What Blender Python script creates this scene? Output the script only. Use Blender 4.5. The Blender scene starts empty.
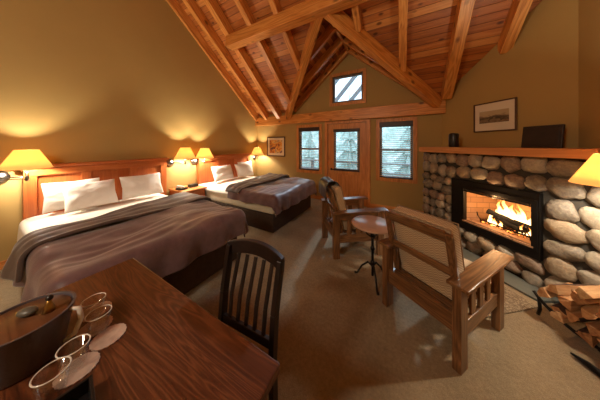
import bpy, bmesh, math, random
from mathutils import Vector, Matrix, noise
from mathutils.geometry import tessellate_polygon
PI = math.pi
C = bpy.context.scene.collection
SC = bpy.context.scene

# ------------------------------------------------------------------ materials
def S(r, g, b):
    f = lambda c: (c/255/12.92) if c <= 10 else ((c/255+.055)/1.055)**2.4
    return (f(r), f(g), f(b), 1)

class NT:
    def __init__(s, name):
        s.m = bpy.data.materials.new(name); s.m.use_nodes = True
        s.t = s.m.node_tree; s.t.nodes.clear()
        s.out = s.n('ShaderNodeOutputMaterial')
    def n(s, ty, ins=None, **kw):
        nd = s.t.nodes.new(ty)
        for k, v in kw.items(): setattr(nd, k, v)
        for k, v in (ins or {}).items():
            if isinstance(v, bpy.types.NodeSocket): s.t.links.new(v, nd.inputs[k])
            else: nd.inputs[k].default_value = v
        return nd
    def math(s, op, a, b=0.0, c=None):
        ins = {0: a, 1: b}
        if c is not None: ins[2] = c
        return s.n('ShaderNodeMath', ins, operation=op).outputs[0]
    def ramp(s, fac, stops, interp='LINEAR'):
        r = s.n('ShaderNodeValToRGB', {0: fac}); e = r.color_ramp.elements; r.color_ramp.interpolation = interp
        while len(e) < len(stops): e.new(.5)
        for i, (p, c) in enumerate(stops): e[i].position = p; e[i].color = c if len(c) == 4 else (*c, 1)
        return r.outputs[0]
    def mix(s, fac, a, b, mode='MIX'):
        nd = s.n('ShaderNodeMix', data_type='RGBA', blend_type=mode)
        for k, v in ((0, fac), (6, a), (7, b)):
            if isinstance(v, bpy.types.NodeSocket): s.t.links.new(v, nd.inputs[k])
            else: nd.inputs[k].default_value = v
        return nd.outputs[2]
    def coord(s, scale=(1, 1, 1), rnd=True, out='Object'):
        tc = s.n('ShaderNodeTexCoord').outputs[out]
        if rnd:
            oi = s.n('ShaderNodeObjectInfo').outputs['Random']
            v = s.n('ShaderNodeVectorMath', {0: tc, 1: s.n('ShaderNodeCombineXYZ', {0: s.math('MULTIPLY', oi, 37.), 1: s.math('MULTIPLY', oi, 71.), 2: s.math('MULTIPLY', oi, 13.)}).outputs[0]}, operation='ADD').outputs[0]
        else: v = tc
        return s.n('ShaderNodeVectorMath', {0: v, 1: scale}, operation='MULTIPLY').outputs[0]
    def noise(s, vec, scale, detail=4, rough=.55, dist=0):
        return s.n('ShaderNodeTexNoise', {'Vector': vec, 'Scale': scale, 'Detail': detail, 'Roughness': rough, 'Distortion': dist}).outputs[0]
    def bump(s, h, strength=.3, dist=.01):
        return s.n('ShaderNodeBump', {'Height': h, 'Strength': strength, 'Distance': dist}).outputs[0]
    def bsdf(s, color, rough=.5, normal=None, **kw):
        b = s.n('ShaderNodeBsdfPrincipled', {'Base Color': color, 'Roughness': rough})
        for k, v in kw.items():
            k = k.replace('_', ' ')
            if isinstance(v, bpy.types.NodeSocket): s.t.links.new(v, b.inputs[k])
            else: b.inputs[k].default_value = v
        if normal is not None: s.t.links.new(normal, b.inputs['Normal'])
        return b.outputs[0]
    def done(s, sh):
        s.t.links.new(sh, s.out.inputs[0]); return s.m

def wood(name, dark, mid, light, axis=0, rough=.45, knots=0.0, ring=22, bump=.15, spec=.5, coat=0., rc=.3):
    k = NT(name)
    st = [7, 7, 7]; st[axis] = .55
    v = k.coord(tuple(st))
    n1 = k.noise(v, 1.3, 3, .5, .6)
    st2 = [60, 60, 60]; st2[axis] = 2.2
    n2 = k.noise(k.coord(tuple(st2)), 1.6, 4, .6)
    rings = k.math('FRACT', k.math('MULTIPLY', n1, ring*.45))
    rings = k.math('ABSOLUTE', k.math('SUBTRACT', k.math('MULTIPLY', rings, 2.), 1.))
    f = k.math('ADD', k.math('MULTIPLY', rings, rc), k.math('ADD', k.math('MULTIPLY', n2, .45), k.math('MULTIPLY', n1, .58-rc)))
    col = k.ramp(f, [(.18, dark), (.5, mid), (.85, light)])
    if knots:
        sk = [4.6, 4.6, 4.6]; sk[axis] = 2.9
        vo = k.n('ShaderNodeTexVoronoi', {'Vector': k.coord(tuple(sk)), 'Scale': 1.0, 'Randomness': 1.0}).outputs['Distance']
        kf = k.ramp(vo, [(knots*.5, (1, 1, 1)), (knots*1.15, (0, 0, 0))])
        col = k.mix(k.math('MULTIPLY', kf, .85), col, (dark[0]*.28, dark[1]*.2, dark[2]*.2, 1))
    return k.done(k.bsdf(col, rough, k.bump(f, bump, .004), Specular_IOR_Level=spec, Coat_Weight=coat, Coat_Roughness=.15))

def plank_mat(name, run, dark, mid, light, width=.115):
    # tongue-and-groove boards; run = axis (0/1) along which the boards run
    k = NT(name)
    tc = k.n('ShaderNodeTexCoord').outputs['Object']
    sp = k.n('ShaderNodeSeparateXYZ', {0: tc})
    cross = k.math('MULTIPLY', sp.outputs[1-run], 1.3/width)
    idx = k.math('FLOOR', cross); fr = k.math('FRACT', cross)
    rn = k.n('ShaderNodeTexWhiteNoise', {'W': idx}, noise_dimensions='1D').outputs[0]
    off = k.n('ShaderNodeCombineXYZ', {0: k.math('MULTIPLY', rn, 31.), 1: k.math('MULTIPLY', rn, 17.), 2: 0.0}).outputs[0]
    vv = k.n('ShaderNodeVectorMath', {0: tc, 1: off}, operation='ADD').outputs[0]
    st = [26, 26, 26]; st[run] = 1.5
    g = k.noise(k.n('ShaderNodeVectorMath', {0: vv, 1: tuple(st)}, operation='MULTIPLY').outputs[0], 1.2, 4, .6, .4)
    f = k.math('ADD', k.math('MULTIPLY', g, .6), k.math('MULTIPLY', rn, .42))
    col = k.ramp(f, [(.2, dark), (.5, mid), (.85, light)])
    sk = [9, 9, 9]; sk[run] = 5.
    vo = k.n('ShaderNodeTexVoronoi', {'Vector': k.n('ShaderNodeVectorMath', {0: vv, 1: tuple(sk)}, operation='MULTIPLY').outputs[0], 'Scale': .75}).outputs['Distance']
    kf = k.ramp(vo, [(.1, (1, 1, 1)), (.2, (0, 0, 0))])
    col = k.mix(k.math('MULTIPLY', kf, .8), col, (dark[0]*.3, dark[1]*.22, dark[2]*.2, 1))
    e = k.math('ABSOLUTE', k.math('SUBTRACT', fr, .5))
    gr = k.ramp(e, [(.44, (0, 0, 0)), (.49, (1, 1, 1))])
    col = k.mix(k.math('MULTIPLY', gr, .7), col, (dark[0]*.25, dark[1]*.2, dark[2]*.2, 1))
    return k.done(k.bsdf(col, .5, k.bump(k.math('SUBTRACT', 1., gr), .6, .008)))

def plain(name, col, rough=.5, bump=0, bscale=60, var=.12, vscale=6, **kw):
    k = NT(name); v = k.coord()
    n = k.noise(v, vscale, 3)
    dk = (col[0]*(1-var), col[1]*(1-var), col[2]*(1-var), 1); lt = (min(1, col[0]*(1+var)), min(1, col[1]*(1+var)), min(1, col[2]*(1+var)), 1)
    c = k.ramp(n, [(.3, dk), (.7, lt)])
    nm = k.bump(k.noise(v, bscale, 3), bump, .004) if bump else None
    return k.done(k.bsdf(c, rough, nm, **kw))

M = {}
M['pine'] = wood('pine_beam', S(160, 90, 38), S(214, 140, 66), S(238, 176, 100), 0, .42, knots=.17, ring=14)
M['fir_deck'] = plank_mat('fir_ceiling_boards', 0, S(128, 66, 28), S(190, 112, 50), S(230, 162, 88))
M['fir_deck_y'] = plank_mat('fir_dormer_boards', 1, S(128, 66, 28), S(190, 112, 50), S(230, 162, 88))
M['cherryY'] = wood('headboard_wood_flat', S(150, 72, 34), S(178, 96, 46), S(198, 120, 62), 1, .38, rc=.15, ring=12)
M['cherryZ'] = wood('headboard_wood_upright', S(150, 72, 34), S(178, 96, 46), S(198, 120, 62), 2, .38, rc=.15, ring=12)
M['tableX'] = wood('table_wood', S(46, 22, 12), S(88, 46, 25), S(130, 76, 44), 0, .34, rc=.26, ring=44, bump=.25)
M['table_leg'] = wood('table_leg_wood', S(70, 32, 16), S(108, 52, 26), S(140, 74, 38), 2, .36, ring=12)
for ax, a_ in enumerate('XYZ'):
    M['arm'+a_] = wood('armchair_wood_'+a_.lower(), S(60, 38, 22), S(110, 74, 45), S(156, 112, 72), ax, .3, ring=26, bump=.25)
    M['dark'+a_] = wood('dark_chair_wood_'+a_.lower(), S(18, 9, 5), S(30, 16, 10), S(44, 24, 15), ax, .4, ring=12)
    M['trim'+a_] = wood('trim_wood_'+a_.lower(), S(164, 96, 44), S(206, 134, 70), S(226, 160, 94), ax, .45, ring=14)
M['mantel'] = wood('mantel_wood', S(176, 110, 60), S(196, 130, 76), S(212, 150, 96), 0, .42, ring=10)
M['wall'] = plain('mustard_wall_paint', S(174, 143, 84), .75, .06, 220, .03, 2)
M['wallwhite'] = plain('wall_outer', S(190, 180, 160), .8)

def carpet():
    k = NT('tan_carpet'); v = k.coord(rnd=False)
    a = k.noise(v, 2.2, 3); b = k.noise(v, 240, 2, .7); c = k.noise(v, 38, 4, .7)
    f = k.math('ADD', k.math('MULTIPLY', a, .3), k.math('ADD', k.math('MULTIPLY', b, .4), k.math('MULTIPLY', c, .3)))
    col = k.ramp(f, [(.34, S(102, 86, 64)), (.52, S(144, 124, 95)), (.68, S(176, 154, 122))])
    return k.done(k.bsdf(col, .95, k.bump(f, .9, .012), Specular_IOR_Level=.15, Sheen_Weight=.2))
M['carpet'] = carpet()

def fabric(name, col, col2=None, rough=.85, scale=14, sheen=.3, bs=.25):
    k = NT(name); v = k.coord()
    n = k.noise(v, scale, 5, .6); f = k.noise(v, 420, 2)
    c = k.ramp(n, [(.35, col), (.68, col2 or col)])
    return k.done(k.bsdf(c, rough, k.bump(k.math('ADD', n, k.math('MULTIPLY', f, .15)), bs, .01), Sheen_Weight=sheen, Specular_IOR_Level=.25))
M['duvet'] = fabric('taupe_duvet', S(96, 70, 72), S(118, 90, 94), .44, 9, .5)
M['duvetfold'] = fabric('taupe_duvet_underside', S(80, 64, 58), S(98, 82, 74), .55, 12, .3)
M['sheet'] = fabric('white_sheet', S(236, 230, 220), S(246, 242, 234), .8, 6, .1)
M['pillow'] = fabric('white_pillowcase', S(236, 232, 226), S(246, 243, 238), .8, 5, .1)
M['mattress'] = fabric('cream_mattress', S(214, 200, 172), S(226, 214, 190), .85, 5, .1)
M['bedbase'] = fabric('dark_brown_bed_base', S(58, 42, 32), S(70, 52, 40), .7, 20, .1)
M['throw'] = fabric('dark_throw', S(14, 14, 18), S(24, 25, 32), .3, 10, .2)
M['sidepaint'] = plain('pale_table_top', S(186, 150, 128), .25)

def cushion():
    k = NT('cream_herringbone_cushion')
    tc = k.n('ShaderNodeTexCoord').outputs['Object']; sp = k.n('ShaderNodeSeparateXYZ', {0: tc})
    a = k.math('ABSOLUTE', k.math('SUBTRACT', k.math('FRACT', k.math('MULTIPLY', sp.outputs[0], 26.)), .5))
    w = k.math('FRACT', k.math('MULTIPLY', k.math('ADD', k.math('ADD', sp.outputs[2], sp.outputs[1]), k.math('MULTIPLY', a, .03)), 48.))
    st = k.ramp(k.math('ABSOLUTE', k.math('SUBTRACT', w, .5)), [(.2, S(170, 140, 108)), (.34, S(200, 174, 140))])
    return k.done(k.bsdf(st, .85, k.bump(w, .2, .004), Sheen_Weight=.2, Specular_IOR_Level=.2))
M['cushion'] = cushion()
M['piping'] = plain('cushion_piping', S(150, 122, 92), .8)

def metal(name, col, rough, metallic=1.):
    return plain(name, col, rough, 0, 60, .06, 8, Metallic=metallic)
M['nickel'] = metal('brushed_nickel', S(150, 148, 144), .28)
M['blackmetal'] = metal('black_iron', S(26, 22, 20), .42, .6)
M['greymetal'] = metal('grey_metal_strip', S(110, 100, 92), .4)
M['plastic'] = plain('black_plastic', S(20, 18, 20), .35)
M['slate'] = plain('grey_slate', S(92, 96, 92), .35, .4, 14, .25, 5)
M['charcoal'] = plain('charred_log', S(12, 8, 6), .95, .8, 30, .4, 12)
M['ceramic'] = plain('dark_pottery', S(30, 24, 24), .35)
M['mat'] = plain('mat_board', S(226, 214, 190), .8, 0, 60, .02)
M['frame'] = plain('dark_picture_frame', S(82, 48, 24), .4)
M['plaque'] = plain('dark_brown_plaque', S(44, 28, 20), .55, .3, 40, .25, 12)
M['leather'] = plain('grey_leather', S(84, 76, 82), .34, .15, 120, .12)
M['lid'] = wood('lid_wood', S(76, 46, 30), S(106, 68, 44), S(126, 86, 60), 0, .3, ring=10)
M['coaster'] = plain('paper_coaster', S(190, 160, 138), .8, .3, 60, .12, 40)
M['stonegrey'] = plain('river_pebble', S(88, 84, 76), .4, .1)
M['brass'] = metal('aged_brass', S(176, 140, 80), .35)
M['amber'] = plain('amber_packets', S(150, 84, 30), .5, .2, 20, .4, 30)
M['vinyl'] = plain('window_sash', S(112, 104, 104), .4)
M['blind'] = plain('blind_slat', S(225, 225, 220), .5)
M['blindhead'] = plain('blind_valance', S(52, 28, 26), .45)
M['snow'] = plain('snowy_ground', S(216, 222, 226), .8, .2, 3, .05)
M['deckwood'] = plain('grey_deck_wood', S(128, 138, 150), .7, .2, 20)
M['bark'] = plain('tree_bark', S(70, 56, 46), .9, .5, 30, .2)
M['leaf'] = plain('pale_foliage', S(176, 200, 194), .8, .2, 10, .3, 3)

def pane(name, tint, lo):
    k = NT(name)
    f = k.math('ADD', k.n('ShaderNodeFresnel', {'IOR': 1.5}).outputs[0], 0.) if not lo else lo
    m = k.n('ShaderNodeMixShader', {0: f, 1: k.n('ShaderNodeBsdfTransparent', {'Color': tint}).outputs[0], 2: k.n('ShaderNodeBsdfGlossy', {'Roughness': .04}).outputs[0]})
    return k.done(m.outputs[0])
M['pane'] = pane('window_pane', (.93, .97, .98, 1), 0.)
M['glass'] = pane('thin_drinking_glass', (.96, .96, .96, 1), .10)
M['glassrim'] = plain('glass_rim', S(225, 220, 212), .08, Specular_IOR_Level=1.)

def shade():
    k = NT('lit_lamp_shade')
    d = k.n('ShaderNodeBsdfDiffuse', {'Color': S(250, 205, 120)}).outputs[0]
    t = k.n('ShaderNodeBsdfTranslucent', {'Color': S(250, 214, 140)}).outputs[0]
    e = k.n('ShaderNodeEmission', {'Color': (1., .6, .2, 1), 'Strength': .28}).outputs[0]
    m = k.n('ShaderNodeMixShader', {0: .62, 1: d, 2: t}).outputs[0]
    return k.done(k.n('ShaderNodeAddShader', {0: m, 1: e}).outputs[0])
M['shade'] = shade()
def emis(name, col, st):
    k = NT(name); return k.done(k.n('ShaderNodeEmission', {'Color': col, 'Strength': st}).outputs[0])
M['bulb'] = emis('lit_bulb', (1, .8, .5, 1), 12)

def flame():
    k = NT('flame')
    tc = k.n('ShaderNodeTexCoord')
    z = k.n('ShaderNodeSeparateXYZ', {0: tc.outputs['Generated']}).outputs[2]
    n = k.noise(k.n('ShaderNodeVectorMath', {0: tc.outputs['Object'], 1: (22, 22, 7)}, operation='MULTIPLY').outputs[0], 1., 3, .6, .8)
    h = k.math('ADD', z, k.math('MULTIPLY', k.math('SUBTRACT', n, .5), .7))
    col = k.ramp(h, [(.05, (1, .66, .28)), (.5, (1, .55, .16)), (.85, (1, .26, .03))])
    a = k.ramp(h, [(.15, (.85, .85, .85)), (.55, (.5, .5, .5)), (.95, (0, 0, 0))])
    e = k.n('ShaderNodeEmission', {'Color': col, 'Strength': 5.5}).outputs[0]
    return k.done(k.n('ShaderNodeMixShader', {0: a, 1: k.n('ShaderNodeBsdfTransparent').outputs[0], 2: e}).outputs[0])
M['flame'] = flame()
def ember():
    k = NT('glowing_embers'); v = k.coord()
    n = k.noise(v, 34, 4, .7)
    f = k.ramp(n, [(.48, (0, 0, 0)), (.62, (1, 1, 1))])
    b = k.bsdf(S(40, 24, 18), .9)
    e = k.n('ShaderNodeEmission', {'Color': (1, .25, .04, 1), 'Strength': 5.}).outputs[0]
    return k.done(k.n('ShaderNodeMixShader', {0: f, 1: b, 2: e}).outputs[0])
M['ember'] = ember()

def stone():
    k = NT('river_stone'); v = k.coord(rnd=False)
    isl = k.n('ShaderNodeNewGeometry').outputs['Random Per Island']
    n = k.noise(v, 9, 5, .65); n2 = k.noise(v, 45, 4, .7)
    base = k.ramp(isl, [(0., S(132, 118, 100)), (.16, S(176, 158, 132)), (.32, S(112, 100, 86)), (.48, S(170, 142, 108)), (.62, S(140, 106, 84)), (.76, S(182, 168, 146)), (.9, S(104, 92, 80))], 'CONSTANT')
    col = k.mix(k.math('MULTIPLY', n, .6), base, S(92, 82, 70))
    col = k.mix(.3, col, k.ramp(n2, [(.35, S(84, 70, 58)), (.65, S(190, 172, 146))]))
    return k.done(k.bsdf(col, .62, k.bump(k.math('ADD', n, k.math('MULTIPLY', n2, .5)), .5, .02)))
M['stone'] = stone()
M['mortar'] = plain('mortar', S(56, 50, 42), .9, .7, 30, .2, 10)

def firebrick():
    k = NT('firebrick'); tc = k.n('ShaderNodeTexCoord').outputs['Generated']
    tc = k.n('ShaderNodeTexCoord').outputs['Object']
    sp = k.n('ShaderNodeSeparateXYZ', {0: tc})
    v = k.n('ShaderNodeCombineXYZ', {0: k.math('ADD', sp.outputs[0], sp.outputs[1]), 1: sp.outputs[2], 2: 0.}).outputs[0]
    b = k.n('ShaderNodeTexBrick', {'Vector': v, 'Color1': S(160, 120, 86), 'Color2': S(142, 104, 74), 'Mortar': S(104, 76, 54), 'Scale': 1., 'Brick Width': .2, 'Row Height': .075, 'Mortar Size': .004})
    return k.done(k.bsdf(b.outputs[0], .9))
M['firebrick'] = firebrick()

def rug():
    k = NT('speckled_rug'); v = k.coord()
    n = k.noise(v, 70, 3, .8)
    c = k.ramp(n, [(.38, S(92, 76, 60)), (.5, S(128, 110, 88)), (.62, S(168, 150, 126))])
    return k.done(k.bsdf(c, .95, k.bump(n, .6, .01), Specular_IOR_Level=.15))
M['rug'] = rug()
def logm():
    k = NT('split_firewood'); v = k.coord((2.5, 30, 30))
    n = k.noise(v, 1., 4, .6, .3); r = k.n('ShaderNodeObjectInfo').outputs['Random']
    c = k.ramp(k.math('ADD', k.math('MULTIPLY', n, .75), k.math('MULTIPLY', r, .3)), [(.25, S(120, 72, 46)), (.5, S(186, 134, 88)), (.8, S(222, 186, 138))])
    return k.done(k.bsdf(c, .8, k.bump(n, .5, .008)))
M['log'] = logm()
M['logbark'] = plain('log_bark', S(84, 58, 44), .9, .8, 40, .3, 20)

def painting(name, kind):
    k = NT(name); g = k.n('ShaderNodeTexCoord').outputs['Generated']
    sp = k.n('ShaderNodeSeparateXYZ', {0: g})
    n = k.noise(g, 3.2 if kind == 'a' else 4.5, 4, .6, 1.2)
    if kind == 'a':
        c = k.ramp(k.math('ADD', n, k.math('MULTIPLY', sp.outputs[0], .2)), [(.3, S(70, 46, 70)), (.45, S(120, 70, 60)), (.58, S(222, 140, 40)), (.68, S(226, 190, 120)), (.8, S(120, 90, 110))])
    else:
        c = k.ramp(k.math('ADD', k.math('MULTIPLY', sp.outputs[2], .6), k.math('MULTIPLY', n, .6)), [(.25, S(84, 66, 46)), (.42, S(140, 118, 88)), (.5, S(66, 52, 40)), (.6, S(120, 100, 76)), (.7, S(186, 166, 132))])
    return k.done(k.bsdf(c, .5))
M['arta'] = painting('orange_painting', 'a'); M['artb'] = painting('sepia_landscape', 'b')

# ------------------------------------------------------------------ geometry helpers
def xf(loc=(0, 0, 0), rot=(0, 0, 0)):
    from mathutils import Euler
    return Matrix.Translation(loc) @ Euler(rot).to_matrix().to_4x4()
def add_box(bm, c, s, m=None):
    r = bmesh.ops.create_cube(bm, size=1)['verts']
    T = (m or Matrix()) @ Matrix.Translation(c) @ Matrix.Diagonal((*s, 1))
    bmesh.ops.transform(bm, matrix=T, verts=r); return r
def bx(x0, x1, y0, y1, z0, z1, bm=None):
    bm = bm or bmesh.new()
    add_box(bm, ((x0+x1)/2, (y0+y1)/2, (z0+z1)/2), (abs(x1-x0), abs(y1-y0), abs(z1-z0))); return bm
def bar(p0, p1, w, h, up=(0, 0, 1), bm=None):
    """rectangular bar from p0 to p1: w sideways, h along up"""
    bm = bm or bmesh.new()
    p0, p1 = Vector(p0), Vector(p1); X = (p1-p0).normalized(); Y = Vector(up).cross(X).normalized(); Z = X.cross(Y)
    R = Matrix((X, Y, Z)).transposed().to_4x4()
    add_box(bm, (0, 0, 0), ((p1-p0).length, w, h), Matrix.Translation((p0+p1)/2) @ R); return bm
def tube(bm, pts, r, seg=10, cap=True):
    pts = [Vector(p) for p in pts]; rings = []
    rr = r if isinstance(r, (list, tuple)) else [r]*len(pts)
    n = None
    for i, p in enumerate(pts):
        t = (pts[min(i+1, len(pts)-1)]-pts[max(i-1, 0)]).normalized()
        if n is None:
            n = t.orthogonal().normalized()
        n = (n - t*n.dot(t)).normalized(); b = t.cross(n)
        rings.append([bm.verts.new(p + (n*math.cos(a)+b*math.sin(a))*rr[i]) for a in [2*PI*j/seg for j in range(seg)]])
    for a, b in zip(rings, rings[1:]):
        for j in range(seg): bm.faces.new((a[j], a[(j+1) % seg], b[(j+1) % seg], b[j]))
    if cap: bm.faces.new(rings[0][::-1]); bm.faces.new(rings[-1])
    return bm
def lathe(prof, seg=32, bm=None, m=None, cap=True):
    bm = bm or bmesh.new(); rings = []
    for r, z in prof: rings.append([bm.verts.new((r*math.cos(2*PI*j/seg), r*math.sin(2*PI*j/seg), z)) for j in range(seg)])
    for a, b in zip(rings, rings[1:]):
        for j in range(seg): bm.faces.new((a[j], a[(j+1) % seg], b[(j+1) % seg], b[j]))
    if cap: bm.faces.new(rings[0][::-1]); bm.faces.new(rings[-1])
    if m is not None: bmesh.ops.transform(bm, matrix=m, verts=[v for r in rings for v in r])
    return bm
def prism(loops, extr, to3d, bm=None):
    """polygon with holes (2-D loops) given thickness: to3d(u, v, w)"""
    bm = bm or bmesh.new()
    flat = [p for l in loops for p in l]
    tris = tessellate_polygon([[Vector((*p, 0)) for p in l] for l in loops])
    a = [bm.verts.new(to3d(p[0], p[1], 0)) for p in flat]; b = [bm.verts.new(to3d(p[0], p[1], extr)) for p in flat]
    for t in tris:
        bm.faces.new([a[i] for i in t]); bm.faces.new([b[i] for i in reversed(t)])
    o = 0
    for l in loops:
        n = len(l)
        for i in range(n):
            j = (i+1) % n; bm.faces.new((a[o+i], a[o+j], b[o+j], b[o+i]))
        o += n
    bmesh.ops.recalc_face_normals(bm, faces=bm.faces); return bm
def rect(x0, x1, z0, z1): return [(x0, z0), (x1, z0), (x1, z1), (x0, z1)]

def obj(name, bm, mat, parent=None, smooth=False, bevel=0, sub=0, loc=None, rot=None, solid=0, keepn=False):
    if not keepn: bmesh.ops.recalc_face_normals(bm, faces=bm.faces)
    me = bpy.data.meshes.new(name); bm.to_mesh(me); bm.free()
    o = bpy.data.objects.new(name, me); C.objects.link(o)
    me.materials.append(M[mat] if isinstance(mat, str) else mat)
    if smooth:
        for p in me.polygons: p.use_smooth = True
    if solid:
        md = o.modifiers.new('s', 'SOLIDIFY'); md.thickness = solid; md.offset = 1
    if bevel:
        md = o.modifiers.new('b', 'BEVEL'); md.width = bevel; md.segments = 2; md.limit_method = 'ANGLE'; md.angle_limit = .7
    if sub:
        md = o.modifiers.new('u', 'SUBSURF'); md.levels = sub; md.render_levels = sub
    if loc is not None: o.location = loc
    if rot is not None: o.rotation_euler = rot
    if parent is not None: o.parent = parent
    return o
def tag(o, label, cat, group=None, kind=None):
    if label: o['label'] = label
    if cat: o['category'] = cat
    if group: o['group'] = group
    if kind: o['kind'] = kind
    return o
def thing(name, label, cat, loc=(0, 0, 0), rz=0, group=None):
    o = bpy.data.objects.new(name, None); C.objects.link(o); o.empty_display_size = .1
    o.location = loc; o.rotation_euler = (0, 0, rz)
    return tag(o, label, cat, group)
def struct(name, bm, mat, label=None, cat=None, **kw):
    o = obj(name, bm, mat, **kw); o['kind'] = 'structure'
    return tag(o, label, cat)
def light(name, ty, loc, energy, color, radius=.04, parent=None, **kw):
    l = bpy.data.lights.new(name, ty); l.energy = energy; l.color = color
    if ty in ('POINT', 'SPOT'): l.shadow_soft_size = radius
    o = bpy.data.objects.new(name, l); C.objects.link(o); o.location = loc
    if parent is not None: o.parent = parent
    for k, v in kw.items(): setattr(l, k, v)
    return o
def copy_tree(o, parent=None):
    c = o.copy(); C.objects.link(c)
    if parent is not None: c.parent = parent
    for ch in list(o.children): copy_tree(ch, c)
    return c

# ------------------------------------------------------------------ camera (level, dropped lens shift)
YAW = math.atan(100/180.)
cam = bpy.data.cameras.new('camera'); co = bpy.data.objects.new('camera', cam); C.objects.link(co)
co.location = (0, 0, 1.5); co.rotation_euler = (PI/2, 0, YAW)
cam.sensor_width = 36; cam.lens = 180/600*36; cam.shift_y = -55/600; cam.clip_start = .02
SC.camera = co

# ------------------------------------------------------------------ room shell
XL, YB, XR, YF = -4.2, 4.6, 1.77, -3.0
K1, K2, SL = 6.03, 6.30, .83            # rafter undersides and deck: z = K - SL*y
YR = .3                                  # ridge
CX, CY = .75, 4.6                        # corner between window wall and chimney wall
DX, DW, DYA = -1.13, 1.82, 2.73          # dormer centre, half width, where its ridge dies
ZV = K2-SL*YB; ZR = K2-SL*DYA
def roof(y): return K2-SL*y if y >= YR else K2-SL*YR-SL*(YR-y)

struct('floor', bx(XL-.1, XR+.1, YF-.1, YB+.1, -.1, 0), 'carpet', 'wall to wall tan carpet', 'floor')
# window wall with gable
wl = [[(XL-.1, 0), (CX+1.2, 0), (CX+1.2, ZV), (DX+DW, ZV), (DX, ZR), (DX-DW, ZV), (XL-.1, ZV)],
      rect(-2.59, -1.94, .78, 2.0), rect(-1.70, -.70, 0.0011, 2.06), rect(-.42, .25, .74, 2.03), rect(-1.57, -.79, 2.60, 3.30)]
wl[0][0] = (XL-.1, -.02); wl[0][1] = (CX+1.2, -.02)
struct('wall_back', prism(wl, .16, lambda u, v, w: (u, YB+w, v)), 'wall', 'mustard window wall with a dormer gable', 'wall')
struct('wall_left', prism([[(YF, 0), (YB, 0), (YB, roof(YB)), (YR, roof(YR)), (YF, roof(YF))]], .1, lambda u, v, w: (XL-w, u, v)), 'wall', 'mustard gable wall behind the two headboards', 'wall')
RY = 3.32
struct('wall_right', prism([[(YF, 0), (RY, 0), (RY, roof(RY)), (YR, roof(YR)), (YF, roof(YF))]], .1, lambda u, v, w: (XR+w, u, v)), 'wall', 'mustard side wall at the right edge', 'wall')
struct('wall_front', bx(XL-.1, XR+.1, YF-.1, YF, 0, roof(YF)), 'wall')
L_ = math.hypot(XR-CX, RY-CY); ux, uy = (XR-CX)/L_, (RY-CY)/L_
struct('wall_chimney', prism([[(0, 0), (L_+.02, 0), (L_+.02, roof(CY+uy*L_)), (0, roof(CY))]], .1, lambda u, v, w: (CX+ux*u-uy*w, CY+uy*u+ux*w, v)), 'wall', 'angled mustard wall above the stone fireplace', 'wall')
# ceiling boards: main slope with the dormer opening, far slope, two dormer slopes
ceil = prism([[(XL-.1, YR), (XR+.1, YR), (XR+.1, YB+.1), (DX+DW+.1, YB+.1), (DX, DYA), (DX-DW-.1, YB+.1), (XL-.1, YB+.1)]], .04, lambda u, v, w: (u, v, K2-SL*v+w))
struct('ceiling', ceil, 'fir_deck', 'knotty plank ceiling sloping down to the window wall', 'ceiling')
struct('ceiling_rear', prism([[(XL-.1, YF-.1), (XR+.1, YF-.1), (XR+.1, YR), (XL-.1, YR)]], .04, lambda u, v, w: (u, v, roof(v)+w)), 'fir_deck')
for sgn, nm in ((-1, 'ceiling_dormer_left'), (1, 'ceiling_dormer_right')):
    kk = (ZR-ZV)/DW
    b = prism([[(0, DYA), (DW+.1, YB+.1), (0, YB+.1)]], .04, lambda u, v, w: (DX+sgn*u, v, ZR-kk*u+w))
    struct(nm, b, 'fir_deck_y', 'plank ceiling inside the dormer, %s slope' % ('left' if sgn < 0 else 'right'), 'ceiling')

def timber(name, p0, p1, w, h, label, group=None, up=(0, 0, 1), cat='beam'):
    """beam with its own axis: grain runs along it"""
    p0, p1 = Vector(p0), Vector(p1); X = (p1-p0).normalized(); Y = Vector(up).cross(X).normalized(); Z = X.cross(Y)
    o = obj(name, bx(0, (p1-p0).length, -w/2, w/2, -h/2, h/2), 'pine', bevel=.006)
    o.matrix_world = Matrix.Translation(p0) @ Matrix((X, Y, Z)).transposed().to_4x4()
    return tag(o, label, cat, group)
RH = .205; cosr = 1/math.hypot(1, SL)
def rafter(x, y0, y1, w, label, h=RH):
    # underside on z = K1 - SL*y
    nrm = Vector((0, SL, 1)).normalized()
    a = Vector((x, y0, K1-SL*y0))+nrm*h/2; b = Vector((x, y1, K1-SL*y1))+nrm*h/2
    return timber('rafter', a, b, w, h, label, 'pine rafters under the main slope', up=(0, 0, 1))
rafter(-4.165, YR, 4.5, .06, 'thin pine rafter lying flat against the left wall')
rafter(-3.74, YR, 4.5, .10, 'second pine rafter out from the left wall')
rafter(-3.25, YR, 4.5, .12, 'third pine rafter, where the cross header ends at left')
def valley_y(x): return DYA+(4.6-DYA)*abs(x-DX)/DW
rafter(-2.6, YR, valley_y(-2.6)-.1, .10, 'pine rafter over the header, dying low on the left valley beam')
rafter(-1.95, YR, valley_y(-1.95)-.1, .10, 'pine rafter over the header, dying high on the left valley beam')
rafter(-1.3, YR, 2.8, .10, 'pine rafter ending at the header above the dormer peak')
rafter(-.62, YR, valley_y(-.62)-.1, .10, 'short pine rafter meeting the upper right valley beam')
rafter(.04, YR, valley_y(.04)-.1, .12, 'pine rafter meeting the middle of the right valley beam')
rafter(.79, YR, 4.40, .15, 'broad knotty rafter landing at the fireplace wall corner')
rafter(1.37, YR, 3.82, .12, 'rightmost pine rafter ending high on the fireplace wall')
timber('header_beam', (-3.30, 2.72, 3.745), (.75, 2.72, 3.745), .20, .235, 'heavy knotty header beam crossing under the rafters')
timber('plate_beam', (XL, 4.55, 2.26), (CX+.04, 4.55, 2.26), .1, .26, 'long pine wall beam above the windows and door')
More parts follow.
